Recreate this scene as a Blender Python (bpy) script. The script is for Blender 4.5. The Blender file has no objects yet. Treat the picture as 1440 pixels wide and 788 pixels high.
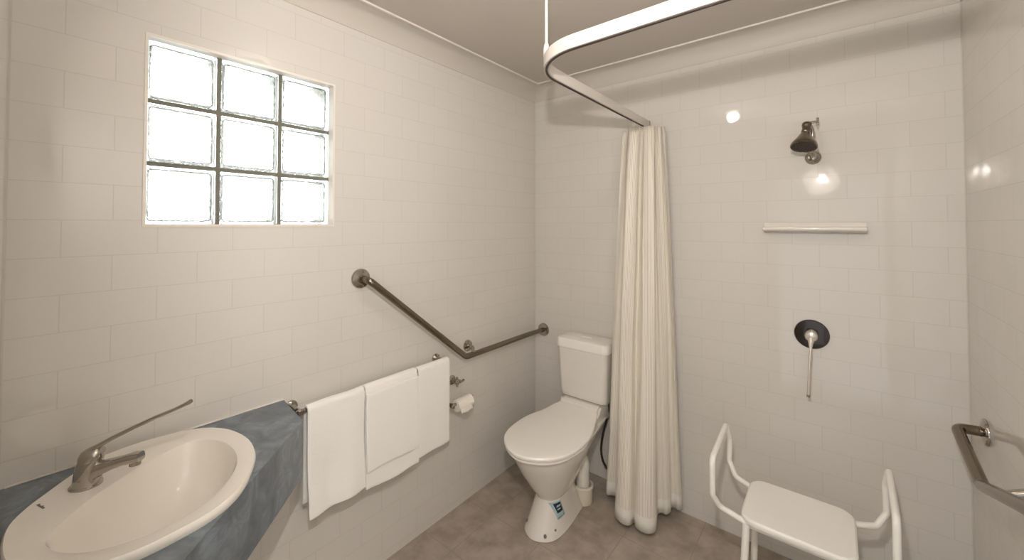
import bpy, bmesh, math, random
from mathutils import Vector, Matrix, noise
random.seed(4)
PI = math.pi
DOOR_FILL, WINDOW_LIGHT, BULB_1, BULB_2 = 1.0, 5.0, 180., 2150.
S = bpy.context.scene
COL = S.collection

# ------------------------------------------------------------------ room size
L, XR, Y0, H = 2.285, 2.037, -0.025, 2.52      # back wall y, right wall x, front wall y, ceiling z

# ------------------------------------------------------------------ materials
def lin(c):
    return tuple(((v/255)/12.92 if v/255 <= .04045 else ((v/255+.055)/1.055)**2.4) for v in c)
def new_mat(name):
    m = bpy.data.materials.new(name); m.use_nodes = True
    nt = m.node_tree; b = nt.nodes['Principled BSDF']
    return m, nt, b
def plain(name, col, rough=.4, metal=0, coat=0, bump=0, bscale=60, var=0, spec=.5):
    m, nt, b = new_mat(name)
    c = lin(col)+(1,)
    b.inputs['Base Color'].default_value = c
    b.inputs['Roughness'].default_value = rough
    b.inputs['Metallic'].default_value = metal
    b.inputs['Coat Weight'].default_value = coat
    b.inputs['Specular IOR Level'].default_value = spec
    tc = nt.nodes.new('ShaderNodeTexCoord')
    n = nt.nodes.new('ShaderNodeTexNoise'); n.inputs['Scale'].default_value = bscale; n.inputs['Detail'].default_value = 4
    nt.links.new(tc.outputs['Object'], n.inputs['Vector'])
    if bump:
        bp = nt.nodes.new('ShaderNodeBump'); bp.inputs['Strength'].default_value = bump; bp.inputs['Distance'].default_value = .002
        nt.links.new(n.outputs['Fac'], bp.inputs['Height']); nt.links.new(bp.outputs['Normal'], b.inputs['Normal'])
    if var:
        mx = nt.nodes.new('ShaderNodeMix'); mx.data_type = 'RGBA'
        mx.inputs['A'].default_value = tuple(v*(1-var) for v in c[:3])+(1,)
        mx.inputs['B'].default_value = tuple(min(1, v*(1+var)) for v in c[:3])+(1,)
        nt.links.new(n.outputs['Fac'], mx.inputs['Factor']); nt.links.new(mx.outputs['Result'], b.inputs['Base Color'])
    return m

def tile_mat(name, axis, col=(221, 216, 209), grout=(209, 203, 195), off=(0, 0)):
    """glazed wall tiles, 200 x 102 mm, running bond; axis = horizontal world axis of the wall"""
    m, nt, b = new_mat(name)
    geo = nt.nodes.new('ShaderNodeNewGeometry')
    sp = nt.nodes.new('ShaderNodeSeparateXYZ'); cb = nt.nodes.new('ShaderNodeCombineXYZ')
    nt.links.new(geo.outputs['Position'], sp.inputs[0])
    nt.links.new(sp.outputs['XY'.index(axis)], cb.inputs[0]); nt.links.new(sp.outputs[2], cb.inputs[1])
    mp = nt.nodes.new('ShaderNodeMapping'); mp.inputs['Location'].default_value = (off[0], off[1], 0)
    nt.links.new(cb.outputs[0], mp.inputs[0])
    br = nt.nodes.new('ShaderNodeTexBrick'); br.offset = .5
    br.inputs['Scale'].default_value = 1
    br.inputs['Mortar Size'].default_value = .0011
    br.inputs['Mortar Smooth'].default_value = .15
    br.inputs['Brick Width'].default_value = .2
    br.inputs['Row Height'].default_value = .1025
    c = lin(col)
    br.inputs['Color1'].default_value = c+(1,)
    br.inputs['Color2'].default_value = tuple(v*.985 for v in c)+(1,)
    br.inputs['Mortar'].default_value = lin(grout)+(1,)
    nt.links.new(mp.outputs[0], br.inputs['Vector'])
    nt.links.new(br.outputs['Color'], b.inputs['Base Color'])
    b.inputs['Roughness'].default_value = .03
    b.inputs['Specular IOR Level'].default_value = .5
    # pillowed tile surface: bump out of the mortar factor and a slow glaze waviness
    n = nt.nodes.new('ShaderNodeTexNoise'); n.inputs['Scale'].default_value = 7; n.inputs['Detail'].default_value = 1
    nt.links.new(geo.outputs['Position'], n.inputs['Vector'])
    inv = nt.nodes.new('ShaderNodeMath'); inv.operation = 'SUBTRACT'; inv.inputs[0].default_value = 1
    nt.links.new(br.outputs['Fac'], inv.inputs[1])
    b1 = nt.nodes.new('ShaderNodeBump'); b1.inputs['Strength'].default_value = .35; b1.inputs['Distance'].default_value = .001
    nt.links.new(inv.outputs[0], b1.inputs['Height'])
    b2 = nt.nodes.new('ShaderNodeBump'); b2.inputs['Strength'].default_value = .25; b2.inputs['Distance'].default_value = .004
    nt.links.new(n.outputs['Fac'], b2.inputs['Height']); nt.links.new(b1.outputs[0], b2.inputs['Normal'])
    nt.links.new(b2.outputs[0], b.inputs['Normal'])
    return m

def floor_mat():
    m, nt, b = new_mat('floor_tiles')
    geo = nt.nodes.new('ShaderNodeNewGeometry')
    mp = nt.nodes.new('ShaderNodeMapping'); mp.inputs['Location'].default_value = (.1, .18, 0)
    nt.links.new(geo.outputs['Position'], mp.inputs[0])
    br = nt.nodes.new('ShaderNodeTexBrick'); br.offset = 0
    br.inputs['Scale'].default_value = 1; br.inputs['Mortar Size'].default_value = .0018
    br.inputs['Brick Width'].default_value = .3; br.inputs['Row Height'].default_value = .3
    nt.links.new(mp.outputs[0], br.inputs['Vector'])
    n = nt.nodes.new('ShaderNodeTexNoise'); n.inputs['Scale'].default_value = 9; n.inputs['Detail'].default_value = 6; n.inputs['Roughness'].default_value = .62
    nt.links.new(geo.outputs['Position'], n.inputs['Vector'])
    cr = nt.nodes.new('ShaderNodeValToRGB')
    cr.color_ramp.elements[0].position = .3; cr.color_ramp.elements[0].color = lin((150, 138, 126))+(1,)
    cr.color_ramp.elements[1].position = .72; cr.color_ramp.elements[1].color = lin((190, 177, 163))+(1,)
    nt.links.new(n.outputs['Fac'], cr.inputs[0])
    mx = nt.nodes.new('ShaderNodeMix'); mx.data_type = 'RGBA'
    nt.links.new(br.outputs['Fac'], mx.inputs['Factor']); nt.links.new(cr.outputs[0], mx.inputs['A'])
    mx.inputs['B'].default_value = lin((154, 143, 131))+(1,)
    nt.links.new(mx.outputs['Result'], b.inputs['Base Color'])
    b.inputs['Roughness'].default_value = .5
    return m

def laminate_mat():
    m, nt, b = new_mat('blue_grey_laminate')
    tc = nt.nodes.new('ShaderNodeTexCoord')
    n = nt.nodes.new('ShaderNodeTexNoise'); n.inputs['Scale'].default_value = 14; n.inputs['Detail'].default_value = 7; n.inputs['Roughness'].default_value = .65
    n.inputs['Distortion'].default_value = .8
    nt.links.new(tc.outputs['Object'], n.inputs['Vector'])
    cr = nt.nodes.new('ShaderNodeValToRGB')
    e = cr.color_ramp.elements
    e[0].position = .3; e[0].color = lin((94, 99, 104))+(1,)
    e[1].position = .75; e[1].color = lin((150, 160, 170))+(1,)
    k = e.new(.52); k.color = lin((116, 124, 132))+(1,)
    nt.links.new(n.outputs['Fac'], cr.inputs[0]); nt.links.new(cr.outputs[0], b.inputs['Base Color'])
    b.inputs['Roughness'].default_value = .3
    return m

def curtain_mat():
    m, nt, b = new_mat('ribbed_cream_curtain')
    uv = nt.nodes.new('ShaderNodeUVMap')
    sp = nt.nodes.new('ShaderNodeSeparateXYZ'); nt.links.new(uv.outputs[0], sp.inputs[0])
    mul = nt.nodes.new('ShaderNodeMath'); mul.operation = 'MULTIPLY'; mul.inputs[1].default_value = 2*PI*120
    nt.links.new(sp.outputs[0], mul.inputs[0])
    sn = nt.nodes.new('ShaderNodeMath'); sn.operation = 'SINE'; nt.links.new(mul.outputs[0], sn.inputs[0])
    rg = nt.nodes.new('ShaderNodeMapRange'); rg.inputs['From Min'].default_value = .1; rg.inputs['From Max'].default_value = .9
    nt.links.new(sn.outputs[0], rg.inputs['Value'])
    hem = nt.nodes.new('ShaderNodeMath'); hem.operation = 'GREATER_THAN'; hem.inputs[1].default_value = .035
    nt.links.new(sp.outputs[1], hem.inputs[0])
    f = nt.nodes.new('ShaderNodeMath'); f.operation = 'MULTIPLY'
    nt.links.new(rg.outputs[0], f.inputs[0]); nt.links.new(hem.outputs[0], f.inputs[1])
    mx = nt.nodes.new('ShaderNodeMix'); mx.data_type = 'RGBA'
    mx.inputs['A'].default_value = lin((255, 251, 243))+(1,); mx.inputs['B'].default_value = lin((226, 212, 180))+(1,)
    nt.links.new(f.outputs[0], mx.inputs['Factor']); nt.links.new(mx.outputs['Result'], b.inputs['Base Color'])
    b.inputs['Roughness'].default_value = .55
    tr = nt.nodes.new('ShaderNodeBsdfTranslucent'); nt.links.new(mx.outputs['Result'], tr.inputs['Color'])
    ms = nt.nodes.new('ShaderNodeMixShader'); ms.inputs[0].default_value = .14
    out = nt.nodes['Material Output']
    nt.links.new(b.outputs[0], ms.inputs[1]); nt.links.new(tr.outputs[0], ms.inputs[2]); nt.links.new(ms.outputs[0], out.inputs['Surface'])
    return m

def towel_mat():
    m, nt, b = new_mat('white_terry')
    uv = nt.nodes.new('ShaderNodeTexCoord')
    n = nt.nodes.new('ShaderNodeTexNoise'); n.inputs['Scale'].default_value = 260; n.inputs['Detail'].default_value = 3
    nt.links.new(uv.outputs['Object'], n.inputs['Vector'])
    bp = nt.nodes.new('ShaderNodeBump'); bp.inputs['Strength'].default_value = .5; bp.inputs['Distance'].default_value = .003
    nt.links.new(n.outputs['Fac'], bp.inputs['Height']); nt.links.new(bp.outputs[0], b.inputs['Normal'])
    b.inputs['Base Color'].default_value = lin((250, 247, 242))+(1,)
    b.inputs['Roughness'].default_value = .95; b.inputs['Sheen Weight'].default_value = .3
    return m

def glass_mat():
    m, nt, b = new_mat('wavy_block_glass')
    geo = nt.nodes.new('ShaderNodeNewGeometry')
    n = nt.nodes.new('ShaderNodeTexNoise'); n.inputs['Scale'].default_value = 38; n.inputs['Detail'].default_value = 2; n.inputs['Distortion'].default_value = 1.2
    nt.links.new(geo.outputs['Position'], n.inputs['Vector'])
    bp = nt.nodes.new('ShaderNodeBump'); bp.inputs['Strength'].default_value = .3; bp.inputs['Distance'].default_value = .01
    nt.links.new(n.outputs['Fac'], bp.inputs['Height']); nt.links.new(bp.outputs[0], b.inputs['Normal'])
    b.inputs['Base Color'].default_value = (.97, 1, .98, 1)
    b.inputs['Transmission Weight'].default_value = 1
    b.inputs['Roughness'].default_value = .16; b.inputs['IOR'].default_value = 1.45
    return m

def emit(name, col, s):
    m, nt, b = new_mat(name)
    b.inputs['Base Color'].default_value = (.9, .9, .9, 1)
    b.inputs['Emission Color'].default_value = col+(1,)
    b.inputs['Emission Strength'].default_value = s
    return m

M = dict(
    tile_x=tile_mat('wall_tiles_x', 'X', off=(.012, -.0365)),
    tile_y=tile_mat('wall_tiles_y', 'Y', off=(.03, -.0365)),
    floor=floor_mat(),
    ceiling=plain('ceiling_paint', (204, 196, 186), .8, bump=.05, bscale=200),
    bead=plain('cornice_bead', (232, 226, 216), .5),
    cornice=plain('cornice_paint', (207, 200, 190), .5),
    lam=laminate_mat(),
    ceramic=plain('glazed_ceramic', (243, 237, 227), .1, coat=.3),
    pan=plain('toilet_ceramic', (233, 227, 218), .14, coat=.2),
    plastic=plain('white_plastic', (246, 241, 233), .28),
    enamel=plain('white_enamel_tube', (247, 243, 236), .3),
    trackw=plain('white_track', (214, 207, 199), .4),
    groove=plain('slot_shade_and_spray_plate', (60, 50, 44), .6),
    chrome=plain('chrome', (180, 174, 166), .08, metal=1),
    steel=plain('satin_steel', (134, 123, 110), .2, metal=1),
    darkchrome=plain('dark_plate', (38, 26, 22), .18, coat=.3),
    lever=plain('pale_chrome', (222, 214, 204), .25, metal=.5),
    rubber=plain('dark_hose', (74, 64, 56), .45, metal=.4, bump=.6, bscale=300),
    black=plain('black_detail', (30, 28, 28), .5),
    greymark=plain('grey_mark', (125, 120, 114), .5),
    paleblue=plain('pale_blue_print', (176, 200, 206), .4),
    darkblue=plain('dark_blue_print', (34, 48, 60), .4),
    mortar=plain('grey_mortar', (120, 119, 108), .9, bump=.3, bscale=150),
    whitetrim=plain('white_edge_trim', (236, 228, 218), .3),
    glass=glass_mat(), curtain=curtain_mat(), towel=towel_mat(),
    paper=plain('tissue_paper', (244, 238, 226), .95, bump=.2, bscale=120),
    card=plain('cardboard', (120, 104, 88), .9),
    collar=plain('cream_pipe_plastic', (232, 222, 202), .35),
)

# ------------------------------------------------------------------ helpers
def link(name, bm, mat, parent=None, smooth=True, mods=None, kind=None):
    me = bpy.data.meshes.new(name)
    bmesh.ops.recalc_face_normals(bm, faces=bm.faces) if not getattr(bm, '_keep', False) else None
    bm.to_mesh(me); bm.free()
    o = bpy.data.objects.new(name, me); COL.objects.link(o)
    for m in (mat if isinstance(mat, (list, tuple)) else [mat]): me.materials.append(m)
    if smooth:
        for p in me.polygons: p.use_smooth = True
        try:
            me.set_sharp_from_angle(angle=math.radians(38))
        except Exception: pass
    if parent: o.parent = parent; o.matrix_parent_inverse = Matrix.Translation(-Vector(parent.location))
    if kind: o['kind'] = kind
    return o
def thing(name, loc, label, cat, group=None):
    o = bpy.data.objects.new(name, None); COL.objects.link(o); o.location = loc
    o.empty_display_size = .05
    o['label'] = label; o['category'] = cat
    if group: o['group'] = group
    return o
def tag(o, label, cat, group=None):
    o['label'] = label; o['category'] = cat
    if group: o['group'] = group
    return o
def box(bm, x0, x1, y0, y1, z0, z1, bev=0, seg=2):
    b = bmesh.new(); bmesh.ops.create_cube(b, size=1)
    for v in b.verts:
        v.co = Vector(((x0+x1)/2+v.co.x*(x1-x0), (y0+y1)/2+v.co.y*(y1-y0), (z0+z1)/2+v.co.z*(z1-z0)))
    if bev: bmesh.ops.bevel(b, geom=b.edges[:], offset=bev, segments=seg, affect='EDGES', profile=.5)
    merge(bm, b)
def merge(bm, b):
    me = bpy.data.meshes.new('tmp'); b.to_mesh(me); b.free(); bm.from_mesh(me); bpy.data.meshes.remove(me)
def rings(bm, rs, cap0=True, cap1=True, closed=True):
    """loft through lists of points of equal length"""
    vs = [[bm.verts.new(p) for p in r] for r in rs]
    n = len(rs[0])
    for a, b in zip(vs, vs[1:]):
        for i in range(n if closed else n-1):
            j = (i+1) % n
            bm.faces.new((a[i], a[j], b[j], b[i]))
    if cap0: bm.faces.new(list(reversed(vs[0])))
    if cap1: bm.faces.new(vs[-1])
    return vs
def cat(p0, p1, p2, p3, t):
    return .5*((2*p1)+(-p0+p2)*t+(2*p0-5*p1+4*p2-p3)*t*t+(-p0+3*p1-3*p2+p3)*t**3)
def smooth_path(pts, n=8, closed=False):
    pts = [Vector(p) for p in pts]; out = []
    m = len(pts)
    if closed:
        for i in range(m):
            for k in range(n): out.append(cat(pts[i-1], pts[i], pts[(i+1) % m], pts[(i+2) % m], k/n))
        return out
    for i in range(m-1):
        a = pts[max(i-1, 0)]; d = pts[min(i+2, m-1)]
        for k in range(n): out.append(cat(a, pts[i], pts[i+1], d, k/n))
    return out+[pts[-1]]
def fillet(pts, r, n=6):
    """polyline with corners rounded by radius r"""
    pts = [Vector(p) for p in pts]; out = [pts[0]]
    for i in range(1, len(pts)-1):
        a, b, c = pts[i-1], pts[i], pts[i+1]
        u = (a-b); v = (c-b); ru = min(r, u.length*.48, v.length*.48)
        ang = u.angle(v); d = min(ru/max(math.tan(ang/2), .2), u.length*.48, v.length*.48)
        p, q = b+u.normalized()*d, b+v.normalized()*d
        for k in range(n+1):
            t = k/n; out.append(p*(1-t)**2+b*2*t*(1-t)+q*t*t)
    return out+[pts[-1]]
def tube(bm, path, r, n=14, cap=True):
    path = [Vector(p) for p in path]
    rr = r if isinstance(r, (list, tuple)) else [r]*len(path)
    t = (path[1]-path[0]).normalized()
    up = Vector((0, 0, 1)) if abs(t.z) < .9 else Vector((1, 0, 0))
    a = t.cross(up).normalized(); rs = []
    for i, p in enumerate(path):
        if i == 0: tt = path[1]-path[0]
        elif i == len(path)-1: tt = path[-1]-path[-2]
        else: tt = (path[i+1]-p).normalized()+(p-path[i-1]).normalized()
        tt.normalize()
        a = (a-tt*a.dot(tt)).normalized(); b = tt.cross(a)
        rs.append([p+(a*math.cos(2*PI*k/n)+b*math.sin(2*PI*k/n))*rr[i] for k in range(n)])
    rings(bm, rs, cap, cap)
def lathe(bm, prof, origin, axis, n=32):
    """prof: (radius, distance along axis)"""
    ax = Vector(axis).normalized()
    up = Vector((0, 0, 1)) if abs(ax.z) < .9 else Vector((1, 0, 0))
    a = ax.cross(up).normalized(); b = ax.cross(a); o = Vector(origin)
    rings(bm, [[o+ax*h+(a*math.cos(2*PI*k/n)+b*math.sin(2*PI*k/n))*max(r, 1e-4) for k in range(n)] for r, h in prof])
def B(): return bmesh.new()

# ------------------------------------------------------------------ room shell
W = .2
def slab(name, args, mat):
    bm = B()
    for a in args: box(bm, *a)
    return link(name, bm, mat, smooth=False, kind='structure')
WY0, WY1, WZ0, WZ1 = .238, .827, 1.559, 2.150      # window opening
slab('wall_left', [(-W, 0, Y0-W, WY0, 0, H), (-W, 0, WY1, L+W, 0, H), (-W, 0, WY0, WY1, 0, WZ0), (-W, 0, WY0, WY1, WZ1, H)], M['tile_y'])
slab('wall_back', [(0, XR, L, L+W, 0, H)], M['tile_x'])
slab('wall_right', [(XR, XR+W, Y0-W, L+W, 0, H)], M['tile_y'])
DX0, DX1, DZ = 1.20, 1.99, 2.04            # the doorway the photograph was taken from
slab('wall_front', [(0, DX0, Y0-W, Y0, 0, H), (DX1, XR, Y0-W, Y0, 0, H), (DX0, DX1, Y0-W, Y0, DZ, H)], M['tile_x'])
slab('trim_9', [(DX0, DX0+.02, Y0-W, Y0+.004, 0, DZ), (DX1-.02, DX1, Y0-W, Y0+.004, 0, DZ), (DX0+.02, DX1-.02, Y0-W, Y0+.004, DZ-.02, DZ)], M['whitetrim'])
slab('floor', [(-W, XR+W, Y0-W, L+W, -.1, 0)], M['floor'])
slab('ceiling', [(-W, XR+W, Y0-W, L+W, H, H+.1)], M['ceiling'])

# cove cornice around the ceiling
def cornice():
    R = .088; pr = [(0, -R-.006), (.004, -R-.006), (.004, -R)]
    for k in range(11):
        a = PI/2*k/10; pr.append((.004+R-R*math.cos(a), -R-.0+R*math.sin(a)-.004))
    pr += [(R+.004, -.006), (R+.010, -.006), (R+.010, 0), (0, 0)]
    rs = []
    for d, z in pr:
        rs.append([Vector((d, Y0+d, H+z)), Vector((XR-d, Y0+d, H+z)), Vector((XR-d, L-d, H+z)), Vector((d, L-d, H+z))])
    bm = B(); rings(bm, rs+[rs[0]], False, False)
    bmesh.ops.remove_doubles(bm, verts=bm.verts, dist=1e-5)
    o = link('trim_1', bm, M['cornice'], kind='structure')
    return o
cornice()
def bead():
    rs = []
    for d, z in ((.090, 0), (.090, -.008), (.098, -.008), (.099, 0)):
        z = H+z-.0004 if z == 0 else H+z
        rs.append([Vector((d, Y0+d, z)), Vector((XR-d, Y0+d, z)), Vector((XR-d, L-d, z)), Vector((d, L-d, z))])
    bm = B(); rings(bm, rs+[rs[0]], False, False); bmesh.ops.remove_doubles(bm, verts=bm.verts, dist=1e-6)
    link('trim_8', bm, M['bead'], smooth=False, kind='structure')
bead()
# pale grout bead in the two visible corners
for i, (x, y) in enumerate([(0, L), (XR, L), (0, Y0)]):
    bm = B(); sx = 1 if x == 0 else -1; sy = -1 if y == L else 1
    box(bm, min(x, x+sx*.003), max(x, x+sx*.003), min(y, y+sy*.003), max(y, y+sy*.003), 0, H-.09)
    link('trim_%d' % (i+2), bm, M['cornice'], smooth=False, kind='structure')

# glass block window
win = bpy.data.objects.new('window_1', None); COL.objects.link(win); win.location = (-.04, (WY0+WY1)/2, WZ0); win['kind'] = 'structure'
XG0, XG1 = -.12, -.035
gy = [.334, .5325, .7315]; gz = [1.6555, 1.8545, 2.0540]
bm = B()
core = B()
for y in (.433, .632): box(bm, XG1-.010, XG1-.004, y-.0072, y+.0072, WZ0, WZ1); box(core, XG0, XG1-.0101, y-.0072, y+.0072, WZ0, WZ1)
for z in (1.755, 1.9545): box(bm, XG1-.010, XG1-.0045, WY0, WY1, z-.0068, z+.0068); box(core, XG0, XG1-.0101, WY0, WY1, z-.0068, z+.0068)
link('block_spacer', core, plain('white_block_edge', (252, 252, 250), .6), win, smooth=False)
link('mortar', bm, M['mortar'], win, smooth=False)
for y in gy:
    for z in gz:
        bm = B(); h = .0935
        y0 = max(y-h, WY0+.001); y1 = min(y+h, WY1-.001); z0 = max(z-h, WZ0+.001); z1 = min(z+h, WZ1-.001)
        box(bm, XG0, XG1, y0, y1, z0, z1, bev=.006, seg=3)
        bm.normal_update()
        b2 = B(); box(b2, XG0+.009, XG1-.009, y0+.009, y1-.009, z0+.009, z1-.009, bev=.012, seg=3)
        bmesh.ops.recalc_face_normals(b2, faces=b2.faces)
        bmesh.ops.reverse_faces(b2, faces=b2.faces)
        me = bpy.data.meshes.new('t'); bmesh.ops.recalc_face_normals(bm, faces=bm.faces)
        merge(bm, b2)
        bm.to_mesh(me); bm.free()
        o = bpy.data.objects.new('glass_block', me); COL.objects.link(o); me.materials.append(M['glass'])
        me.name = 'glass_block'
        for p in me.polygons: p.use_smooth = True
        o.parent = win; o.matrix_parent_inverse = Matrix.Translation(-win.location)
bm = B(); t = .005
box(bm, XG1, .0035, WY0-t, WY0+.003, WZ0-t, WZ1+t); box(bm, XG1, .0035, WY1-.003, WY1+t, WZ0-t, WZ1+t)
box(bm, XG1, .0035, WY0+.003, WY1-.003, WZ0-t, WZ0+.003); box(bm, XG1, .0035, WY0+.003, WY1-.003, WZ1-.003, WZ1+t)
link('window_frame', bm, M['whitetrim'], win, smooth=False)

# ------------------------------------------------------------------ vanity bench in the corner
BZ = .893
def prism(bm, poly, z0, z1, bev=0):
    b = B(); vs = [b.verts.new((x, y, z0)) for x, y in poly]; f = b.faces.new(vs)
    r = bmesh.ops.extrude_face_region(b, geom=[f])
    for v in r['geom']:
        if isinstance(v, bmesh.types.BMVert): v.co.z = z1
    if bev: bmesh.ops.bevel(b, geom=b.edges[:], offset=bev, segments=2, affect='EDGES')
    merge(bm, b)
# basin outline (polar), slightly longer along the bench front
ctr = Vector((.295, .215))
raw = [(.275, -.012), (.210, .012), (.160, .047), (.105, .090), (.052, .142), (.034, .200), (.032, .255), (.045, .325), (.078, .382), (.145, .424),
       (.240, .443), (.325, .438), (.400, .414), (.496, .353), (.545, .284), (.560, .205), (.560, .150), (.540, .085), (.485, .020), (.390, -.012)]
def outline(pts, n=4): return [Vector((p.x, p.y)) for p in smooth_path([(a, b, 0) for a, b in pts], n, True)]
rim = outline(raw)
def polyline_scale(pts, s, c=ctr): return [c+(p-c)*s for p in pts]
vanity = thing('vanity_bench', (.2, .2, BZ-.18), 'blue-grey laminate corner bench with diagonal front panel under the basin', 'bench')
front_a, front_b = Vector((.225, .616)), Vector((.866, Y0+.001))
poly = [(.0005, Y0+.0005), (front_b.x, Y0+.0005), (front_a.x, front_a.y), (.0005, .642)]
# bench top as a slab with an oval hole for the basin
bm = B()
hole = polyline_scale(rim, .93)
def bench_top(bm):
    outer = [Vector(p) for p in poly]
    # sample outer boundary in polar order round ctr
    n = len(hole); hv0, hv1, ov0, ov1 = [], [], [], []
    angs = [math.atan2(p.y-ctr.y, p.x-ctr.x) for p in hole]
    def ray_hit(a):
        d = Vector((math.cos(a), math.sin(a))); best = None
        for i in range(len(outer)):
            p, q = outer[i], outer[(i+1) % len(outer)]; e = q-p
            den = d.x*e.y-d.y*e.x
            if abs(den) < 1e-9: continue
            w = p-ctr; t = (w.x*e.y-w.y*e.x)/den; s = (w.x*d.y-w.y*d.x)/den
            if t > 0 and -1e-6 <= s <= 1+1e-6 and (best is None or t < best): best = t
        return ctr+d*best
    # add exact corners by replacing the nearest sample
    op = [ray_hit(a) for a in angs]
    for c in outer:
        k = min(range(n), key=lambda i: (op[i]-c).length); op[k] = c.copy()
    for z, H_, O_ in ((BZ, hv0, ov0), (BZ-.03, hv1, ov1)):
        for p in hole: H_.append(bm.verts.new((p.x, p.y, z)))
        for p in op: O_.append(bm.verts.new((p.x, p.y, z)))
    for i in range(n):
        j = (i+1) % n
        bm.faces.new((hv0[i], hv0[j], ov0[j], ov0[i])); bm.faces.new((hv1[j], hv1[i], ov1[i], ov1[j]))
        bm.faces.new((hv0[j], hv0[i], hv1[i], hv1[j])); bm.faces.new((ov0[i], ov0[j], ov1[j], ov1[i]))
bench_top(bm)
link('bench_top', bm, M['lam'], vanity, smooth=False)
bm = B()
d = (front_b-front_a).normalized(); nrm = Vector((-d.y, d.x))
if nrm.dot(ctr-front_a) < 0: nrm = -nrm
q = [front_a, front_b, front_b+nrm*.0-Vector((.03, 0)), front_a+nrm*.02+d*.0]
prism(bm, [(front_a.x, front_a.y), (front_b.x, front_b.y), (front_b.x-.028, front_b.y), (front_a.x+nrm.x*.02, front_a.y+nrm.y*.02)], BZ-.19, BZ-.0302)
link('front_panel', bm, M['lam'], vanity, smooth=False)
bm = B()
prism(bm, [(.001, .641), (front_a.x-.022, front_a.y+.001), (front_a.x-.022, front_a.y-.016), (.001, .623)], BZ-.19, BZ-.0302)
link('end_panel', bm, M['lam'], vanity, smooth=False)
bm = B()
box(bm, .0005, .006, Y0+.01, .640, BZ+.0003, BZ+.005, bev=.001)
link('silicone_bead', bm, M['whitetrim'], vanity, smooth=False)

# ------------------------------------------------------------------ basin
basin = thing('wash_basin', (.295, .215, BZ), 'cream oval ceramic basin set into the blue-grey bench', 'basin')
RZ = BZ+.022
bc = Vector((.325, .235))                                   # bowl centre, shifted away from the tap ledge
bowl0 = outline([(.352, .048), (.268, .105), (.208, .172), (.160, .240), (.130, .310), (.140, .355), (.190, .388), (.255, .400), (.330, .393), (.400, .365), (.462, .315), (.500, .250), (.510, .180), (.490, .115), (.450, .070), (.400, .046)], 5)
assert len(bowl0) == len(rim), (len(bowl0), len(rim))
# align start of both loops by angle
def resample(pts, c, n=96):
    out = []
    an = [(math.atan2(p.y-c.y, p.x-c.x), (p-c).length) for p in pts]
    an.sort()
    for k in range(n):
        a = -PI+2*PI*k/n
        lo = max([q for q in an if q[0] <= a], default=(an[-1][0]-2*PI, an[-1][1]))
        hi = min([q for q in an if q[0] > a], default=(an[0][0]+2*PI, an[0][1]))
        t = (a-lo[0])/(hi[0]-lo[0]); r = lo[1]*(1-t)+hi[1]*t
        out.append(c+Vector((math.cos(a), math.sin(a)))*r)
    return out
R_ = resample(rim, bc); I_ = resample(bowl0, bc)
def lvl(pts, z): return [Vector((p.x, p.y, z)) for p in pts]
def sc(pts, s, c=bc): return [c+(p-c)*s for p in pts]
def mixp(a, b, t): return [p*(1-t)+q*t for p, q in zip(a, b)]
drain = Vector((.345, .215))
rs = [lvl(sc(R_, .985), BZ), lvl(sc(R_, 1.0), BZ+.008), lvl(sc(R_, .998), RZ-.003), lvl(sc(R_, .985), RZ+.001), lvl(mixp(R_, I_, .3), RZ-.001), lvl(mixp(R_, I_, .8), RZ-.003),
      lvl(sc(I_, 1.0), RZ-.007)]
for s, z in ((.97, -.02), (.93, -.05), (.87, -.085), (.76, -.115), (.6, -.132), (.4, -.14), (.2, -.145), (.08, -.147)):
    c = bc+(drain-bc)*(1-s); rs.append([Vector((c.x+(p.x-bc.x)*s, c.y+(p.y-bc.y)*s, RZ+z)) for p in I_])
under = [[Vector((p.x, p.y, p.z)) for p in r] for r in rs[7:]]
bm = B()
rings(bm, rs, False, True)
# underside shell
us = [lvl(sc(R_, .985), BZ)] + [lvl(sc(I_, 1.03), BZ-.001)] + [[Vector((bc.x+(p.x-bc.x)*1.05, bc.y+(p.y-bc.y)*1.05, p.z-.012)) for p in r] for r in under]
us[1] = lvl(sc(I_, 1.045), BZ-.004)
rings(bm, us, False, True)
bmesh.ops.remove_doubles(bm, verts=bm.verts, dist=1e-5)
o = link('bowl', bm, M['ceramic'], basin)
bm = B(); lathe(bm, [(.022, 0), (.024, .002), (.018, .004), (.008, .002)], (drain.x, drain.y, RZ-.1475), (0, 0, 1)); link('drain', bm, M['chrome'], basin)
# small grey maker's mark printed on the rim ledge (unreadable in the photo)
bm = B()
a0, a1 = Vector((.205, .033)), Vector((.236, .043))
for i in range(6):
    t0 = i/6; p = a0.lerp(a1, t0); box(bm, p.x, p.x+.0034, p.y, p.y+.004+(.002 if i in (0, 3) else 0), RZ-.0005, RZ+.0006)
link('maker_mark', bm, M['greymark'], basin, smooth=False)

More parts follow.
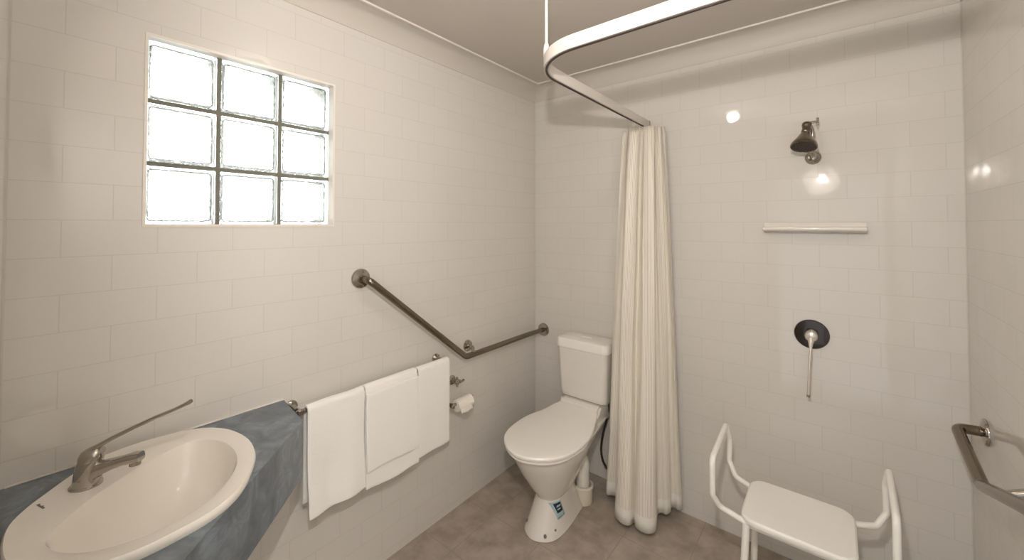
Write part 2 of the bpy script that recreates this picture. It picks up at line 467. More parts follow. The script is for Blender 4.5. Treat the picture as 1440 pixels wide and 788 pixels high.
# ------------------------------------------------------------------ basin mixer tap with long lever
tp = Vector((.187, .113, RZ-.0025)); ux = Vector((.707, .707, 0)); uz = Vector((0, 0, 1))
tap = thing('basin_mixer_tap', tp, 'chrome basin tap with very long raised lever handle', 'tap')
def T(a, z, s=0): return tp+ux*a+uz*z*1.02+Vector((-.707, .707, 0))*s
bm = B()
def oval(c, ra, rb, n=28): return [c+ux*ra*1.08*math.cos(2*PI*k/n)+Vector((-.707, .707, 0))*rb*1.08*math.sin(2*PI*k/n) for k in range(n)]
rings(bm, [oval(T(.0, 0), .029, .027), oval(T(0, .004), .029, .027), oval(T(.001, .006), .026, .0245), oval(T(.004, .03), .025, .023), oval(T(.008, .055), .024, .022), oval(T(.010, .062), .022, .020)])
link('tap_body', bm, M['chrome'], tap)
bm = B()
rings(bm, [oval(T(.010, .0625), .023, .0215), oval(T(.012, .072), .024, .022), oval(T(.015, .083), .021, .019), oval(T(.018, .090), .013, .012), oval(T(.018, .0915), .004, .004)])
cap = link('lever_hub', bm, M['chrome'], tap)
bm = B()
def rrect(c, t, w, h, n=20):
    t = t.normalized(); s = Vector((-.707, .707, 0)); u = s.cross(t).normalized()
    out = []
    for k in range(n):
        a = 2*PI*k/n; ca, sa = math.cos(a), math.sin(a)
        out.append(c+s*w*math.copysign(abs(ca)**.6, ca)+u*h*math.copysign(abs(sa)**.6, sa))
    return out
spine = [(T(.012, .030), .019, .019), (T(.035, .041), .0165, .0155), (T(.06, .049), .0145, .012), (T(.085, .056), .0135, .0108), (T(.108, .061), .0145, .0118), (T(.124, .063), .0125, .0105)]
rings(bm, [rrect(p, (spine[min(i+1, 5)][0]-spine[max(i-1, 0)][0]), w, h) for i, (p, w, h) in enumerate(spine)])
lathe(bm, [(.0118, 0), (.0118, .017), (.010, .018), (.007, .015)], T(.111, .060), (0, 0, -1), 20)
link('spout', bm, M['chrome'], tap)
bm = B()
sp2 = [(T(.006, .082), .013, .008), (T(.03, .096), .010, .0055), (T(.06, .112), .0075, .005), (T(.11, .136), .0066, .0046), (T(.16, .158), .0072, .0046), (T(.20, .174), .0085, .0038), (T(.222, .184), .0105, .0045), (T(.236, .191), .0105, .005)]
rings(bm, [rrect(p, (sp2[min(i+1, 7)][0]-sp2[max(i-1, 0)][0]), w, h) for i, (p, w, h) in enumerate(sp2)])
link('lever_handle', bm, M['chrome'], tap)
bm = B(); lathe(bm, [(.004, 0), (.004, .0012), (.0005, .0012)], T(.0335, .068), Vector((.707, .707, .25)), 12); link('indicator_dot', bm, M['black'], tap)

# ------------------------------------------------------------------ grab rails
def flange_prof(r=.044): return [(r, 0), (r, .004), (r*.93, .009), (r*.6, .013), (r*.48, .014), (.001, .014)]
gl = thing('grab_rail', (0, 1.54, .836), 'bent satin steel grab rail sloping down the window wall to the corner', 'grab rail', 'angled steel grab rails')
path = fillet([(0.012, .955, 1.322), (.068, .958, 1.318), (.068, 1.545, .838), (.068, 2.13, .838), (.075, L-.012, .838)], .045, 8)
bm = B(); tube(bm, path, .0155, 18); link('rail_tube', bm, M['steel'], gl)
bm = B(); lathe(bm, flange_prof(), (0.0005, .955, 1.322), (1, 0, 0)); link('flange', bm, M['chrome'], gl)
bm = B(); lathe(bm, flange_prof(), (.075, L-.0005, .838), (0, -1, 0)); link('flange', bm, M['chrome'], gl)
bm = B(); lathe(bm, flange_prof(.032), (0.0005, 1.62, .870), (1, 0, 0)); link('flange', bm, M['chrome'], gl)
bm = B(); tube(bm, fillet([(.012, 1.62, .870), (.05, 1.615, .868), (.068, 1.60, .846)], .02), .011, 12); link('bracket', bm, M['chrome'], gl)

gr = thing('grab_rail', (XR, 2.0, .85), 'bent satin steel grab rail on the right wall beside the shower', 'grab rail', 'angled steel grab rails')
path = fillet([(XR-.012, 2.08, .852), (XR-.07, 2.075, .850), (XR-.07, 1.765, .803), (XR-.07, 1.06, 1.06), (XR-.012, 1.055, 1.062)], .035, 8)
bm = B(); tube(bm, path, .0165, 18); link('rail_tube', bm, M['steel'], gr)
bm = B(); lathe(bm, flange_prof(.044), (XR-.0005, 2.08, .852), (-1, 0, 0)); link('flange', bm, M['chrome'], gr)
bm = B(); lathe(bm, flange_prof(.038), (XR-.0005, 1.055, 1.062), (-1, 0, 0)); link('flange', bm, M['chrome'], gr)
bm = B(); lathe(bm, flange_prof(.038), (XR-.0005, 1.60, .893), (-1, 0, 0)); link('flange', bm, M['chrome'], gr)
bm = B(); tube(bm, [(XR-.012, 1.60, .893), (XR-.062, 1.60, .866)], .011, 12); link('bracket', bm, M['chrome'], gr)

# ------------------------------------------------------------------ towel rail and towels
tr = thing('towel_rail', (0, 1.03, .858), 'chrome towel rail on the tiled wall between bench and toilet', 'towel rail')
TX, TZ = .075, .858
bm = B(); tube(bm, [(TX, .655, TZ), (TX, 1.405, TZ)], .0085, 14); link('rail_tube', bm, M['chrome'], tr)
for y in (.668, 1.388):
    bm = B(); lathe(bm, [(.024, 0), (.024, .005), (.014, .012), (.010, .02), (.010, TX-.006), (.0125, TX-.002), (.0125, TX+.010), (.008, TX+.014), (.001, TX+.014)], (0.0005, y, TZ), (1, 0, 0), 24)
    link('rail_post', bm, M['chrome'], tr)
def towel(name, label, y0, y1, zf, zb, off=0, wave=.004, seed=0, band=None, thick=.007, flare=.0, skew=0.):
    """folded towel hanging over the rail; zf/zb = heights of front and back hems"""
    r = .0105+thick/2+off
    prof = []
    n1 = 14
    for k in range(n1): t = k/n1; prof.append((TX-r, zb+(TZ-zb)*t, 0))
    for k in range(9): a = PI-PI*k/8; prof.append((TX+r*math.cos(a), TZ+r*math.sin(a), .3))
    n2 = 26
    for k in range(1, n2+1): t = k/n2; prof.append((TX+r+flare*t*t, TZ+(zf-TZ)*t, t))
    ny = 24; bm = B(); uvl = None; grid = []
    for x, z, w in prof:
        row = []
        for j in range(ny+1):
            s = j/ny; y = y0+(y1-y0)*s
            nv = noise.noise(Vector((y*9+seed, z*4, seed)))*wave*1.2*(w+.15)+math.sin(s*PI*3+seed)*wave*.5*w
            zz = z+noise.noise(Vector((y*6, seed+3, 1)))*.004*(w > .9)
            if w == 0 and z < TZ-.05: nv = abs(nv)*.3
            row.append(bm.verts.new((x+nv+(0 if w else 0), y+skew*w*(.5-s)*2, zz)))
        grid.append(row)
    for a, b in zip(grid, grid[1:]):
        for j in range(ny): bm.faces.new((a[j], a[j+1], b[j+1], b[j]))
    o = link(name, bm, M['towel'])
    m = o.modifiers.new('thick', 'SOLIDIFY'); m.thickness = thick; m.offset = 0
    m2 = o.modifiers.new('round', 'BEVEL'); m2.width = .002; m2.segments = 2; m2.limit_method = 'ANGLE'
    tag(o, label, 'towel', 'white towels on the towel rail')
    return o
t1 = towel('towel', 'white towel hanging nearest the bench, leftmost of the three', .690, .925, .466, .50, seed=1, wave=.013, flare=.02, thick=.009)
t3 = towel('towel', 'white towel at the end of the rail nearest the toilet', 1.205, 1.402, .452, .50, seed=7, wave=.005, thick=.009)
t2 = towel('towel', 'white folded towel in the middle of the rail with layered hem', .929, 1.198, .443, .48, seed=4, wave=.009, flare=.015, thick=.010)
# the folded upper layer of the middle towel
def layer(parent, y0, y1, ztop, zbot, x0, thick, name, seed, fl=.013):
    bm = B(); g = []
    n = 18
    for i in range(n+1):
        t = i/n; z = ztop+(zbot-ztop)*t; row = []
        for j in range(17):
            s = j/16; y = y0+(y1-y0)*s
            f = max(0, (TZ-z)/(TZ-.443))
            row.append(bm.verts.new((x0+fl*f*f+noise.noise(Vector((y*9+seed, z*4, seed)))*.004*(f+.15), y, z+.0035*math.sin(s*5)*(t > .99))))
        g.append(row)
    for a, b in zip(g, g[1:]):
        for j in range(16): bm.faces.new((a[j], a[j+1], b[j+1], b[j]))
    o = link(name, bm, M['towel'], parent)
    m = o.modifiers.new('thick', 'SOLIDIFY'); m.thickness = thick; m.offset = 0
    m2 = o.modifiers.new('round', 'BEVEL'); m2.width = .002; m2.segments = 2; m2.limit_method = 'ANGLE'
layer(t2, .928, 1.197, .845, .520, TX+.0105+.005+.0105, .008, 'folded_layer', 4, .015)

# ------------------------------------------------------------------ stop tap and toilet roll on the wall
sv = thing('stop_tap', (0, 1.50, .71), 'small chrome stop tap above the toilet roll', 'tap')
bm = B(); lathe(bm, [(.025, 0), (.025, .004), (.014, .010), (.012, .034), (.016, .036), (.016, .05), (.009, .055), (.001, .055)], (.0005, 1.50, .71), (1, 0, 0), 24); link('valve_body', bm, M['chrome'], sv)
bm = B(); tube(bm, [(.03, 1.505, .705), (.034, 1.535, .695), (.036, 1.560, .702)], [.008, .006, .007], 10); link('lever', bm, M['chrome'], sv)
bm = B(); tube(bm, [(.044, 1.50, .735), (.044, 1.50, .685)], .006, 10); tube(bm, [(.044, 1.477, .71), (.044, 1.523, .71)], .006, 10); link('tap_handle', bm, M['chrome'], sv)

rh = thing('toilet_roll_holder', (0, 1.44, .615), 'small chrome toilet roll holder on the wall', 'holder')
bm = B(); lathe(bm, [(.022, 0), (.022, .004), (.010, .010), (.009, .068), (.012, .07), (.012, .085), (.001, .086)], (.0005, 1.437, .612), (1, 0, 0), 24); link('wall_plate', bm, M['chrome'], rh)
bm = B(); tube(bm, [(.076, 1.437, .612), (.076, 1.585, .612)], .008, 12); link('spindle', bm, M['chrome'], rh)
bm = B()
lathe(bm, [(.020, 0), (.030, 0), (.031, .004), (.0335, .03), (.031, .06), (.034, .09), (.0335, .104), (.020, .104), (.020, .0005)], (.076, 1.462, .601), (0, 1, 0), 36)
tr_ = link('toilet_roll', bm, M['paper']); tag(tr_, 'nearly used white toilet paper roll on its holder', 'toilet roll')
bm = B()
g = []
for i in range(7):
    z = .601-.036*i/6; g.append([bm.verts.new((.076+.0335-.002*math.sin(i), 1.468+.012*j+ (.004 if i > 4 else 0), z+ (.004*math.sin(j*1.3) if i == 6 else 0))) for j in range(8)])
for a, b in zip(g, g[1:]):
    for j in range(7): bm.faces.new((a[j], a[j+1], b[j+1], b[j]))
o = link('loose_sheet', bm, M['paper'], tr_); mm = o.modifiers.new('t', 'SOLIDIFY'); mm.thickness = .001

# ------------------------------------------------------------------ toilet
TCX = .462
wc = thing('toilet', (TCX, 1.9, 0), 'white close-coupled toilet with closed lid in the tiled corner', 'toilet')
def egg(yf, yb, w, wb, z, cx=TCX, n=5, sq=.55):
    ln = yb-yf
    ym = yf+min(w*1.2, ln*.45)
    half = [(0, yf), (w*.52, yf+(ym-yf)*.16), (w*.87, yf+(ym-yf)*.5), (w, ym), (w*.93+wb*.07, ym+(yb-ym)*.35), (w*.35+wb*.65, ym+(yb-ym)*.72), (wb, yb-ln*.06), (wb*.72, yb)]
    pts = half+[(-x, y) for x, y in reversed(half[1:])]
    return [Vector((cx+p.x, p.y, z)) for p in smooth_path([(x, y, 0) for x, y in pts], n, True)]
# pan body
bm = B()
lv = [(1.618, 1.985, .098, .082, 0), (1.612, 1.99, .102, .084, .006), (1.618, 1.985, .098, .080, .018), (1.640, 1.975, .088, .070, .05), (1.668, 1.955, .079, .060, .10), (1.690, 1.94, .071, .052, .145), (1.697, 1.945, .070, .052, .158), (1.688, 1.96, .080, .058, .172), (1.668, 1.98, .094, .066, .195),
      (1.635, 2.01, .112, .078, .24), (1.595, 2.05, .138, .095, .30), (1.560, 2.10, .158, .112, .36), (1.536, 2.16, .170, .128, .405), (1.528, 2.20, .174, .135, .432), (1.535, 2.20, .168, .134, .437)]
rings(bm, [egg(*a) for a in lv])
link('pan', bm, M['pan'], wc)
# raised shelf under the cistern
bm = B()
rings(bm, [[Vector((TCX+sx*w, y, z)) for sx, y in ((-1, 2.03+o_), (1, 2.03+o_), (1, 2.265), (-1, 2.265))] for w, z, o_ in ((.130, .41, .0), (.130, .45, .0), (.134, .498, .05), (.130, .513, .06))])
bmesh.ops.bevel(bm, geom=bm.edges[:], offset=.014, segments=3, affect='EDGES')
link('cistern_shelf', bm, M['pan'], wc)
# seat and lid
bm = B()
rings(bm, [egg(1.507, 2.045, .187, .10, .4375), egg(1.500, 2.05, .194, .105, .441), egg(1.500, 2.05, .194, .105, .450), egg(1.507, 2.045, .188, .10, .453)])
link('seat', bm, M['plastic'], wc)
bm = B()
def lidring(z, g): return egg(1.494+g, 2.085-g*.3, .199-g, .135-g*.4, z)
def tilt(r): return [Vector((p.x, p.y, p.z+max(0, p.y-1.95)*.16)) for p in r]
rings(bm, [tilt(lidring(.4545, .006)), tilt(lidring(.457, .001)), tilt(lidring(.466, 0)), tilt(lidring(.473, .005)), tilt(lidring(.4765, .02)), tilt(lidring(.4785, .06)), tilt(lidring(.479, .12))])
lid = link('lid', bm, M['plastic'], wc)
for s in (-1, 1):
    bm = B(); lathe(bm, [(.001, 0), (.010, .001), (.010, .044), (.001, .045)], (TCX+s*.075-.022, 2.075, .489), (1, 0, 0), 16); link('hinge', bm, M['plastic'], wc)
# cistern
def rr(cx, cy, hx, hy, r, z, n=6):
    out = []
    for sx, sy, a0 in ((1, 1, 0), (-1, 1, PI/2), (-1, -1, PI), (1, -1, 3*PI/2)):
        for k in range(n+1):
            a = a0+PI/2*k/n; out.append(Vector((cx+sx*(hx-r)+r*math.cos(a), cy+sy*(hy-r)+r*math.sin(a), z)))
    return out
bm = B()
cy = (2.105+2.278)/2
rings(bm, [rr(TCX-.003, cy+.01, .140, .072, .035, .514), rr(TCX-.003, cy+.008, .150, .080, .035, .521), rr(TCX-.003, cy+.004, .155, .085, .035, .56), rr(TCX-.004, cy, .164, .088, .035, .808), rr(TCX-.004, cy, .164, .088, .035, .812)])
cis = link('cistern', bm, M['pan'], wc)
bm = B()
rings(bm, [rr(TCX-.004, cy-.002, .165, .086, .035, .8125), rr(TCX-.004, cy-.002, .172, .090, .036, .815), rr(TCX-.004, cy-.002, .173, .090, .036, .822), rr(TCX-.004, cy-.002, .172, .0895, .036, .855), rr(TCX-.004, cy-.002, .166, .084, .036, .867), rr(TCX-.004, cy-.002, .150, .07, .034, .873), rr(TCX-.004, cy-.002, .08, .03, .02, .8745)])
cl = link('cistern_lid', bm, M['plastic'], wc)
bm = B(); box(bm, TCX-.035, TCX+.035, cy-.018, cy+.018, .8735, .8795, bev=.003); link('flush_button', bm, M['plastic'], wc)
# floor bolts on the foot
for x, y, z, n_ in ((TCX-.068, 1.668, .036, (-.5, -.6, 1)), (TCX+.078, 1.70, .038, (.8, -.2, 1)), (TCX+.058, 1.644, .030, (.5, -.7, 1))):
    bm = B(); lathe(bm, [(.008, -.01), (.008, .004), (.005, .007), (.0005, .008)], (x, y, z), n_, 14); link('foot_bolt', bm, M['greymark'], wc)
# printed sticker on the foot
sn = Vector((1, -.30, .12)).normalized()
bm = B()
st = thing.__name__
def sticker(mat, name, hw, hh, zc, yc, lift, skewz=0):
    bm = B(); g = []
    for i in range(7):
        row = []
        for j in range(7):
            y = yc+(j/6-.5)*2*hw+(i/6-.5)*skewz; z = zc+(i/6-.5)*2*hh
            # ride on the pan surface
            row.append((y, z))
        g.append(row)
    return g
pan_o = [o for o in wc.children if o.name.startswith('pan')][0]
from mathutils.bvhtree import BVHTree
bv = BVHTree.FromPolygons([v.co[:] for v in pan_o.data.vertices], [p.vertices[:] for p in pan_o.data.polygons])
def on_pan(bm, yc, zc, hw, hh, sk, lift, x0=.9, n=7):
    g = []
    for i in range(n):
        row = []
        for j in range(n):
            y = yc+(j/(n-1)-.5)*2*hw+(i/(n-1)-.5)*sk; z = zc+(i/(n-1)-.5)*2*hh
            h = bv.ray_cast(Vector((x0, y, z)), Vector((-1, 0, 0)))
            row.append(bm.verts.new(h[0]+h[1]*lift if h[0] else Vector((TCX+.08, y, z))))
        g.append(row)
    for a, b in zip(g, g[1:]):
        for j in range(n-1): bm.faces.new((a[j], a[j+1], b[j+1], b[j]))
def pan_print(mat, name, yc, zc, hw, hh, sk, lift, parent=wc):
    bm = B(); on_pan(bm, yc, zc, hw, hh, sk, lift); bm.normal_update()
    o = link(name, bm, mat, parent); m = o.modifiers.new('t', 'SOLIDIFY'); m.thickness = .0006
    return o
YS = 1.745
stk = pan_print(M['paleblue'], 'sticker', YS, .112, .030, .038, -.02, .0008)
pan_print(M['darkblue'], 'sticker_print', YS, .122, .020, .022, -.012, .0016, stk)
pan_print(M['paleblue'], 'sticker_print', YS+.001, .130, .013, .004, .002, .0024, stk)
pan_print(M['paleblue'], 'sticker_print', YS, .116, .011, .003, .002, .0024, stk)
# outlet pipe to the floor behind the pan
op = thing('outlet_pipe', (.515, 2.03, 0), 'cream plastic outlet pipe with floor collar behind the toilet', 'pipe')
bm = B(); lathe(bm, [(.040, .0), (.054, .0), (.056, .004), (.056, .072), (.059, .074), (.060, .09), (.056, .094), (.046, .094), (.045, .06)], (.515, 2.03, .0003), (0, 0, 1), 32); link('collar', bm, M['collar'], op)
bm = B(); tube(bm, smooth_path([(.515, 2.03, .05), (.515, 2.03, .15), (.514, 2.03, .21), (.505, 2.02, .25), (.49, 1.995, .285)], 6), .038, 24); link('bend', bm, M['pan'], op)
# braided water hose
hs = thing('water_hose', (.6, 2.2, .1), 'dark braided flexible water hose looping from cistern to wall', 'hose')
bm = B(); tube(bm, smooth_path([(.588, 2.20, .530), (.592, 2.20, .48), (.575, 2.215, .40), (.545, 2.225, .30), (.530, 2.23, .20), (.545, 2.235, .125), (.59, 2.24, .085), (.65, 2.25, .085), (.70, L-.02, .09)], 8), .0065, 12); link('hose', bm, M['rubber'], hs)
bm = B(); lathe(bm, [(.011, 0), (.011, .022), (.008, .024)], (.588, 2.20, .508), (0, 0, 1), 8); link('hose_nut', bm, M['chrome'], hs)
bm = B(); lathe(bm, [(.026, 0), (.026, .004), (.012, .008), (.012, .03), (.006, .032)], (.70, L-.0005, .09), (0, -1, 0), 20); link('wall_valve', bm, M['chrome'], hs)

# ------------------------------------------------------------------ curtain track
TKX, TKY, TKZ, TKH = .812, 1.09, 2.116, .044
ct = thing('curtain_track', (TKX, TKY, TKZ), 'white curved curtain track around the shower with ceiling rod', 'track')
pth = [Vector((TKX, L-.003, 0))]+[Vector((TKX, L-.003-(L-TKY-.2)*k/6, 0)) for k in range(1, 6)]
for k in range(17):
    a = PI+PI/2*k/16; pth.append(Vector((TKX+.2+.2*math.cos(a), TKY+.2+.2*math.sin(a), 0)))
pth += [Vector((1.2, TKY, 0)), Vector((1.5, TKY, 0)), Vector((1.8, TKY, 0)), Vector((XR-.002, TKY, 0))]
def sweep(bm, path, prof):
    rs = []
    for i, p in enumerate(path):
        a = path[max(i-1, 0)]; b = path[min(i+1, len(path)-1)]; t = (b-a).normalized(); n = Vector((-t.y, t.x, 0))
        rs.append([Vector((p.x+n.x*s, p.y+n.y*s, z)) for s, z in prof])
    rings(bm, rs)
bm = B(); w = .010
sweep(bm, pth, [(-w, TKZ+.001), (-w, TKZ+TKH), (w, TKZ+TKH), (w, TKZ+.001), (.004, TKZ+.001), (.004, TKZ+.008), (-.004, TKZ+.008), (-.004, TKZ+.001)])
link('track_channel', bm, M['trackw'], ct)
bm = B(); sweep(bm, pth, [(-.0038, TKZ-.002), (-.0038, TKZ+.006), (.0038, TKZ+.006), (.0038, TKZ-.002)]); link('slot_shade', bm, M['groove'], ct)  # dark strip filling the slot, its shade put into the colour
rx, ry = TKX+.2+.2*math.cos(PI*1.25), TKY+.2+.2*math.sin(PI*1.25)
rx, ry = TKX+.2-.2*math.cos(.66), TKY+.2-.2*math.sin(.66)
bm = B(); tube(bm, [(rx, ry, TKZ+TKH-.001), (rx, ry, H-.0005)], .0055, 14); link('hanging_rod', bm, M['trackw'], ct)
bm = B(); lathe(bm, [(.011, 0), (.011, .03), (.0085, .045), (.0056, .047)], (rx, ry, TKZ+TKH-.002), (0, 0, 1), 18); link('rod_socket', bm, M['trackw'], ct)
bm = B(); lathe(bm, [(.02, 0), (.02, .003), (.012, .008), (.006, .009)], (rx, ry, H-.0005), (0, 0, -1), 18); link('ceiling_plate', bm, M['trackw'], ct)
bm = B(); box(bm, TKX-.011, TKX+.011, L-.010, L-.0005, TKZ-.005, TKZ+TKH+.002, bev=.0015); link('end_bracket', bm, M['steel'], ct)

# ------------------------------------------------------------------ shower curtain, gathered against the back wall
bot = [(.655, 2.245), (.630, 2.175), (.622, 2.115), (.640, 2.078), (.672, 2.092), (.700, 2.095), (.716, 2.02), (.738, 1.972), (.780, 1.952), (.812, 1.968), (.822, 2.012),
       (.836, 1.992), (.868, 1.982), (.905, 1.990), (.926, 2.022), (.918, 2.075), (.905, 2.120), (.918, 2.140), (.945, 2.136), (.958, 2.165), (.952, 2.195), (.965, 2.208), (.985, 2.202), (.997, 2.226), (.988, 2.262)]
sc0 = Vector((.815, 2.15, 0))
bm = B(); uvl = bm.loops.layers.uv.new('UVMap')
bp = smooth_path([(x, y, 0) for x, y in bot], 9)
# pleat line at the top: tighter and evenly waved under the track
nb = len(bp); tpv = []
for i in range(nb):
    s = i/(nb-1)
    b = sc0+(bp[i]-sc0)*.56
    b.x += .004
    b.y = 2.175+(b.y-2.12)*.62
    wv = Vector((.010*math.sin(s*2*PI*9), .016*math.cos(s*2*PI*9), 0))
    tpv.append(b+wv)
NZ = 46; grid = []
ztop = TKZ-.012
for k in range(NZ+1):
    t = k/NZ; row = []          # t 0 bottom, 1 top
    for i in range(nb):
        s = i/(nb-1)
        e = (1-t)**1.0
        e = .15*e+.85*(e*e*(3-2*e)) if False else e**.85
        p = tpv[i]*(1-e)+bp[i]*e
        ruf = noise.noise(Vector((s*14, t*3.0, 2)))*.006*math.sin(PI*min(1, t*1.3))
        zb = .035+.014*math.sin(s*9)+.01*(s < .2)+.012*(s > .62)
        z = zb+(ztop-zb)*t
        if t > .995: z += -.008*abs(math.sin(s*PI*9))
        p = Vector((p.x+ruf, min(p.y+ruf, L-.006), z))
        row.append(bm.verts.new(p))
    grid.append(row)
for k in range(NZ):
    for i in range(nb-1):
        f = bm.faces.new((grid[k][i], grid[k][i+1], grid[k+1][i+1], grid[k+1][i]))
        for lp, (u, v) in zip(f.loops, ((i, k), (i+1, k), (i+1, k+1), (i, k+1))): lp[uvl].uv = (u/(nb-1), v/NZ)
sc_ = thing('shower_curtain', (.81, 2.12, .03), 'cream ribbed shower curtain gathered beside the toilet', 'curtain')
o = link('curtain_cloth', bm, M['curtain'], sc_)
for p in o.data.polygons: p.use_smooth = True
m = o.modifiers.new('thick', 'SOLIDIFY'); m.thickness = .0016; m.offset = 0
for k in range(7):
    y = 2.235-.032*k
    bm = B(); tube(bm, smooth_path([(TKX, y, TKZ-.004), (TKX+.006, y, TKZ-.012), (TKX+.003, y, TKZ-.022), (TKX-.005, y, TKZ-.020)], 4), .0018, 8); link('hook', bm, M['trackw'], sc_)

# ------------------------------------------------------------------ shower head
HX = 1.553
sh = thing('wall_shower', (HX, L, 1.86), 'chrome bell-shaped shower head with wall flange above the soap shelf', 'shower head')
bm = B(); lathe(bm, [(.031, 0), (.031, .004), (.028, .009), (.018, .016), (.014, .03), (.017, .034), (.017, .046), (.009, .05), (.001, .05)], (1.571, L-.0005, 1.868), (0, -1, 0)); link('wall_flange', bm, M['chrome'], sh)
bm = B(); tube(bm, smooth_path([(1.571, L-.045, 1.868), (1.571, L-.062, 1.885), (1.572, L-.070, 1.93), (1.572, L-.074, 1.975), (1.565, L-.088, 1.999), (HX+.004, L-.105, 2.003)], 6), .0085, 14); link('shower_arm', bm, M['chrome'], sh)
ax = Vector((-.10, -.42, -1)).normalized(); top = Vector((HX+.001, L-.098, 2.008))
bm = B(); lathe(bm, [(.001, -.004), (.016, -.003), (.018, .0), (.018, .012), (.016, .015), (.016, .034), (.0175, .037), (.0175, .042), (.016, .045), (.022, .058), (.033, .080), (.046, .102), (.0495, .112), (.0495, .118), (.046, .120), (.044, .117)], top, ax, 36); bell = link('bell', bm, M['steel'], sh)
bm = B(); lathe(bm, [(.044, .114), (.044, .1175), (.001, .1185)], top, ax, 36); fp = link('spray_plate', bm, M['groove'], sh)
# nozzles (pattern of the plate)
bm = B(); a_ = ax.orthogonal().normalized(); b_ = ax.cross(a_)
for r, n in ((.012, 6), (.024, 12), (.036, 18)):
    for k in range(n):
        c = top+ax*.118+(a_*math.cos(2*PI*k/n)+b_*math.sin(2*PI*k/n))*r
        lathe(bm, [(.0018, 0), (.0018, .003), (.0004, .003)], c, ax, 6)
link('nozzles', bm, M['steel'], sh)
bm = B(); tube(bm, [(HX+.013, L-.098, 2.011), (HX+.038, L-.094, 2.014)], .0062, 10); tube(bm, [(HX+.038, L-.094, 2.030), (HX+.038, L-.094, 1.996)], .0055, 8); tube(bm, [(HX+.038, L-.106, 2.013), (HX+.038, L-.082, 2.013)], .0055, 8); link('swivel_knob', bm, M['chrome'], sh)

# ------------------------------------------------------------------ soap shelf
bm = B()
prof = [(0.0005, 1.517), (.040, 1.527), (.082, 1.533), (.088, 1.537), (.089, 1.541), (.088, 1.545), (.084, 1.547), (.078, 1.5455), (.025, 1.545), (.012, 1.549), (.006, 1.572), (.0005, 1.576)]
prof = [(0.0005, 1.524), (.05, 1.532), (.082, 1.535), (.087, 1.539), (.088, 1.544), (.086, 1.549), (.080, 1.550), (.072, 1.5475), (.025, 1.546), (.012, 1.552), (.005, 1.568), (.0005, 1.571)]
xs = [(1.378, .90), (1.380, .97), (1.386, 1.0), (1.742, 1.0), (1.748, .97), (1.750, .90)]
rings(bm, [[Vector((x, L-d*s if d > .001 else L-d, z)) for d, z in prof] for x, s in xs])
o = link('soap_shelf', bm, M['ceramic']); tag(o, 'long white ceramic soap shelf on the shower wall', 'shelf')

# ------------------------------------------------------------------ shower mixer
mx = thing('shower_mixer', (1.556, L, 1.06), 'round dark plate shower mixer with long pale lever', 'mixer')
bm = B(); lathe(bm, [(.066, 0), (.066, .002), (.063, .006), (.030, .010), (.028, .010), (.001, .010)], (1.556, L-.0005, 1.060), (0, -1, 0), 48); link('wall_plate', bm, M['darkchrome'], mx)
bm = B(); lathe(bm, [(.023, .008), (.023, .030), (.022, .034), (.024, .036), (.024, .052), (.020, .060), (.010, .064), (.0005, .065)], (1.556, L, 1.060), (0, -1, 0), 32); link('handle_hub', bm, M['lever'], mx)
bm = B(); tube(bm, smooth_path([(1.556, L-.050, 1.056), (1.555, L-.066, 1.030), (1.553, L-.078, .99), (1.549, L-.092, .91), (1.546, L-.100, .835), (1.545, L-.102, .815)], 5), [.014]+[.013]*2+[.011]*2+[.008]*2+[.0058]*16+[.0065]*3, 14); link('lever_handle', bm, M['lever'], mx)
bm = B(); lathe(bm, [(.0068, 0), (.0068, .008), (.004, .011), (.0005, .0115)], (1.545, L-.102, .816), (-.02, -.05, -1), 14); link('lever_tip', bm, M['greymark'], mx)

# ------------------------------------------------------------------ shower stool
SX0, SX1, SY0, SY1, SZ = 1.350, 1.692, 1.705, 2.010, .470
stl = thing('shower_stool', ((SX0+SX1)/2, (SY0+SY1)/2, 0), 'white tubular shower stool with armrests under the mixer', 'stool')
bm = B(); cx_, cy_ = (SX0+SX1)/2, (SY0+SY1)/2; hx, hy = (SX1-SX0)/2, (SY1-SY0)/2
rings(bm, [rr(cx_, cy_, hx-.012, hy-.012, .05, SZ-.026, 8), rr(cx_, cy_, hx-.003, hy-.003, .055, SZ-.022, 8), rr(cx_, cy_, hx, hy, .055, SZ-.014, 8), rr(cx_, cy_, hx-.001, hy-.001, .055, SZ-.006, 8), rr(cx_, cy_, hx-.007, hy-.007, .05, SZ-.0005, 8), rr(cx_, cy_, hx-.02, hy-.02, .045, SZ, 8), rr(cx_, cy_, hx-.06, hy-.06, .04, SZ-.003, 8), rr(cx_, cy_, hx-.1, hy-.1, .03, SZ-.004, 8)])
link('seat', bm, M['enamel'], stl)
for s in (-1, 1):
    xa = cx_+s*.258; xi = cx_+s*(hx-.02)
    zb = .445
    bm = B()
    pth2 = fillet([(xi, SY0+.03, zb-.005), (xa+s*-.02, SY0+.02, zb+.022), (xa, SY0-.005, zb+.07), (xa, SY0-.005, .655), (xa+s*.006, SY1-.02, .672), (xa+s*-.002, SY1+.012, .60), (xa, SY1+.01, zb+.055), (xa-s*.03, SY1-.02, zb+.010), (xi, SY1-.04, zb-.005)], .035, 7)
    tube(bm, pth2, .0105, 14); link('armrest', bm, M['enamel'], stl)
for sx in (-1, 1):
    for y, dy in ((SY0+.022, -.03), (SY1-.03, .03)):
        xt = cx_+sx*(hx-.022)
        bm = B(); tube(bm, [(xt, y, SZ-.028), (xt+sx*.020, y+dy, .03)], .0125, 16); lg = link('leg', bm, M['enamel'], stl)
        bm = B(); lathe(bm, [(.017, 0), (.018, .004), (.0165, .032), (.0126, .036)], (xt+sx*.0212, y+dy*1.05, .0003), (0, 0, 1), 18); link('rubber_foot', bm, M['greymark'], lg)
    bm = B(); 
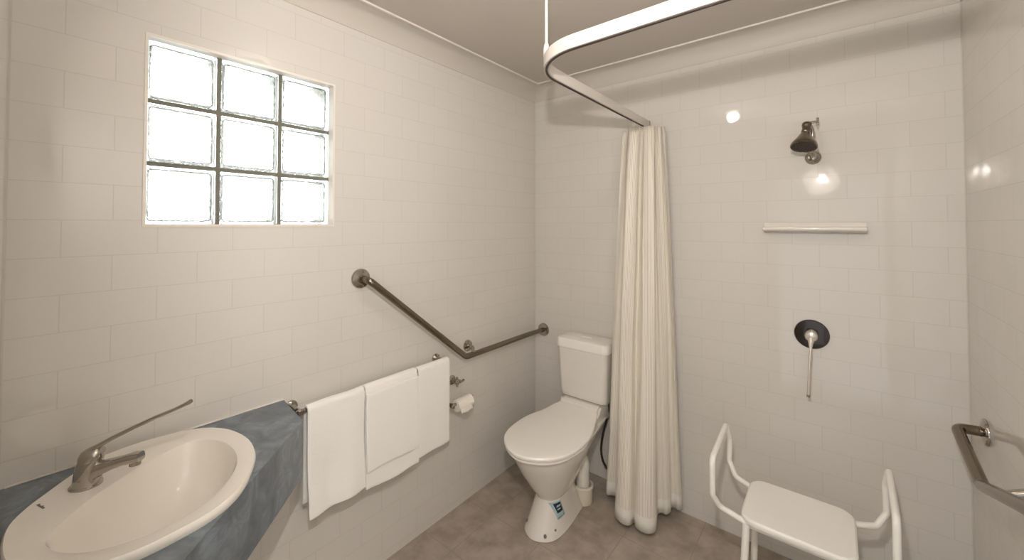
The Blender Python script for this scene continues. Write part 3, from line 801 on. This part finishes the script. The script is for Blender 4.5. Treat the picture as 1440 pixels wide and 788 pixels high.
for y in (SY0+.03, SY1-.04):
    bm = B(); tube(bm, [(cx_-hx+.03, y, SZ-.036), (cx_+hx-.03, y, SZ-.036)], .009, 12); link('seat_frame', bm, M['enamel'], stl)

# ------------------------------------------------------------------ ceiling lamp and an added lamp behind the camera
L1 = Vector((1.0, .84, 2.46))
lf = thing('ceiling_light', (L1.x, L1.y, H), 'small round ceiling lamp in the middle of the bathroom', 'lamp')
bm = B(); lathe(bm, [(.06, 0), (.06, .012), (.045, .02), (.03, .022), (.001, .022)], (L1.x, L1.y, H-.0005), (0, 0, -1), 32); link('lamp_base', bm, M['whitetrim'], lf)
bm = B(); bmesh.ops.create_uvsphere(bm, u_segments=24, v_segments=14, radius=.028)
for v in bm.verts: v.co += L1
BULB1 = emit('lamp_bulb', (1.0, .955, .91), BULB_1)
link('bulb', bm, BULB1, lf)
L2 = Vector((1.56, .075, 1.965))  # added wall fixture standing in for a flash mirrored in the tiles
wl = thing('flash_lamp', (L2.x, Y0, 2.12), 'added lamp behind the camera standing in for a flash', 'lamp')
bm = B(); lathe(bm, [(.045, 0), (.045, .008), (.025, .014), (.010, .02), (.001, .02)], (L2.x, Y0+.0005, 2.12), (0, 1, 0), 32); link('lamp_base', bm, M['whitetrim'], wl)
bm = B(); tube(bm, fillet([(L2.x, Y0+.015, 2.12), (L2.x, L2.y, 2.12), (L2.x, L2.y, L2.z+.045)], .04), .006, 12); lathe(bm, [(.008, 0), (.018, -.005), (.018, -.03), (.014, -.032)], (L2.x, L2.y, L2.z+.056), (0, 0, 1), 20); link('lamp_arm', bm, M['whitetrim'], wl)
bm = B(); lathe(bm, [(.012, -.045), (.050, -.042), (.090, -.025), (.118, .0), (.130, .019), (.1285, .019), (.116, .0), (.088, -.022), (.049, -.039), (.012, -.042)], L2, (0, 1, 0), 40); link('added_shade', bm, M['greymark'], wl)  # shade added to keep the bulb's reflection off the left wall
bm = B(); bmesh.ops.create_uvsphere(bm, u_segments=24, v_segments=14, radius=.023)
for v in bm.verts: v.co += L2
link('bulb', bm, emit('flash_lamp_bulb', (1.0, .955, .91), BULB_2), wl)

# ------------------------------------------------------------------ daylight outside and doorway fill
wd = bpy.data.worlds.new('daylight'); S.world = wd; wd.use_nodes = True
bg = wd.node_tree.nodes['Background']; # bright sky on the window side (-x), dim fill light added beyond the doorway (-y)
wn = wd.node_tree.nodes; wk = wd.node_tree.links
wc_ = wn.new('ShaderNodeTexCoord'); ws_ = wn.new('ShaderNodeSeparateXYZ'); wk.new(wc_.outputs['Generated'], ws_.inputs[0])
wr_ = wn.new('ShaderNodeMapRange'); wr_.inputs['From Min'].default_value = .72; wr_.inputs['From Max'].default_value = -.72
wr_.inputs['From Min'].default_value = -.35; wr_.inputs['From Max'].default_value = -.75
wr_.inputs['To Min'].default_value = DOOR_FILL; wr_.inputs['To Max'].default_value = WINDOW_LIGHT
wk.new(ws_.outputs[0], wr_.inputs['Value']); wk.new(wr_.outputs[0], bg.inputs['Strength'])
bg.inputs['Color'].default_value = (.98, 1.0, 1.0, 1)

# ------------------------------------------------------------------ camera
F = 559.; TH = math.atan(452/559.); PIT = math.radians(1.15)
cam = bpy.data.cameras.new('camera'); co = bpy.data.objects.new('camera', cam); COL.objects.link(co)
co.location = (1.64, 0, 1.56); co.rotation_euler = (PI/2+PIT, 0, TH)
cam.sensor_width = 36; cam.lens = 36*F/1440; cam.shift_y = -(394-(316.5-F*math.tan(PIT)))/1440
cam.clip_start = .005
S.camera = co
vs = S.view_settings; vs.view_transform = 'Standard'; vs.look = 'None'; vs.exposure = .12; vs.gamma = 1; vs.use_curve_mapping = False
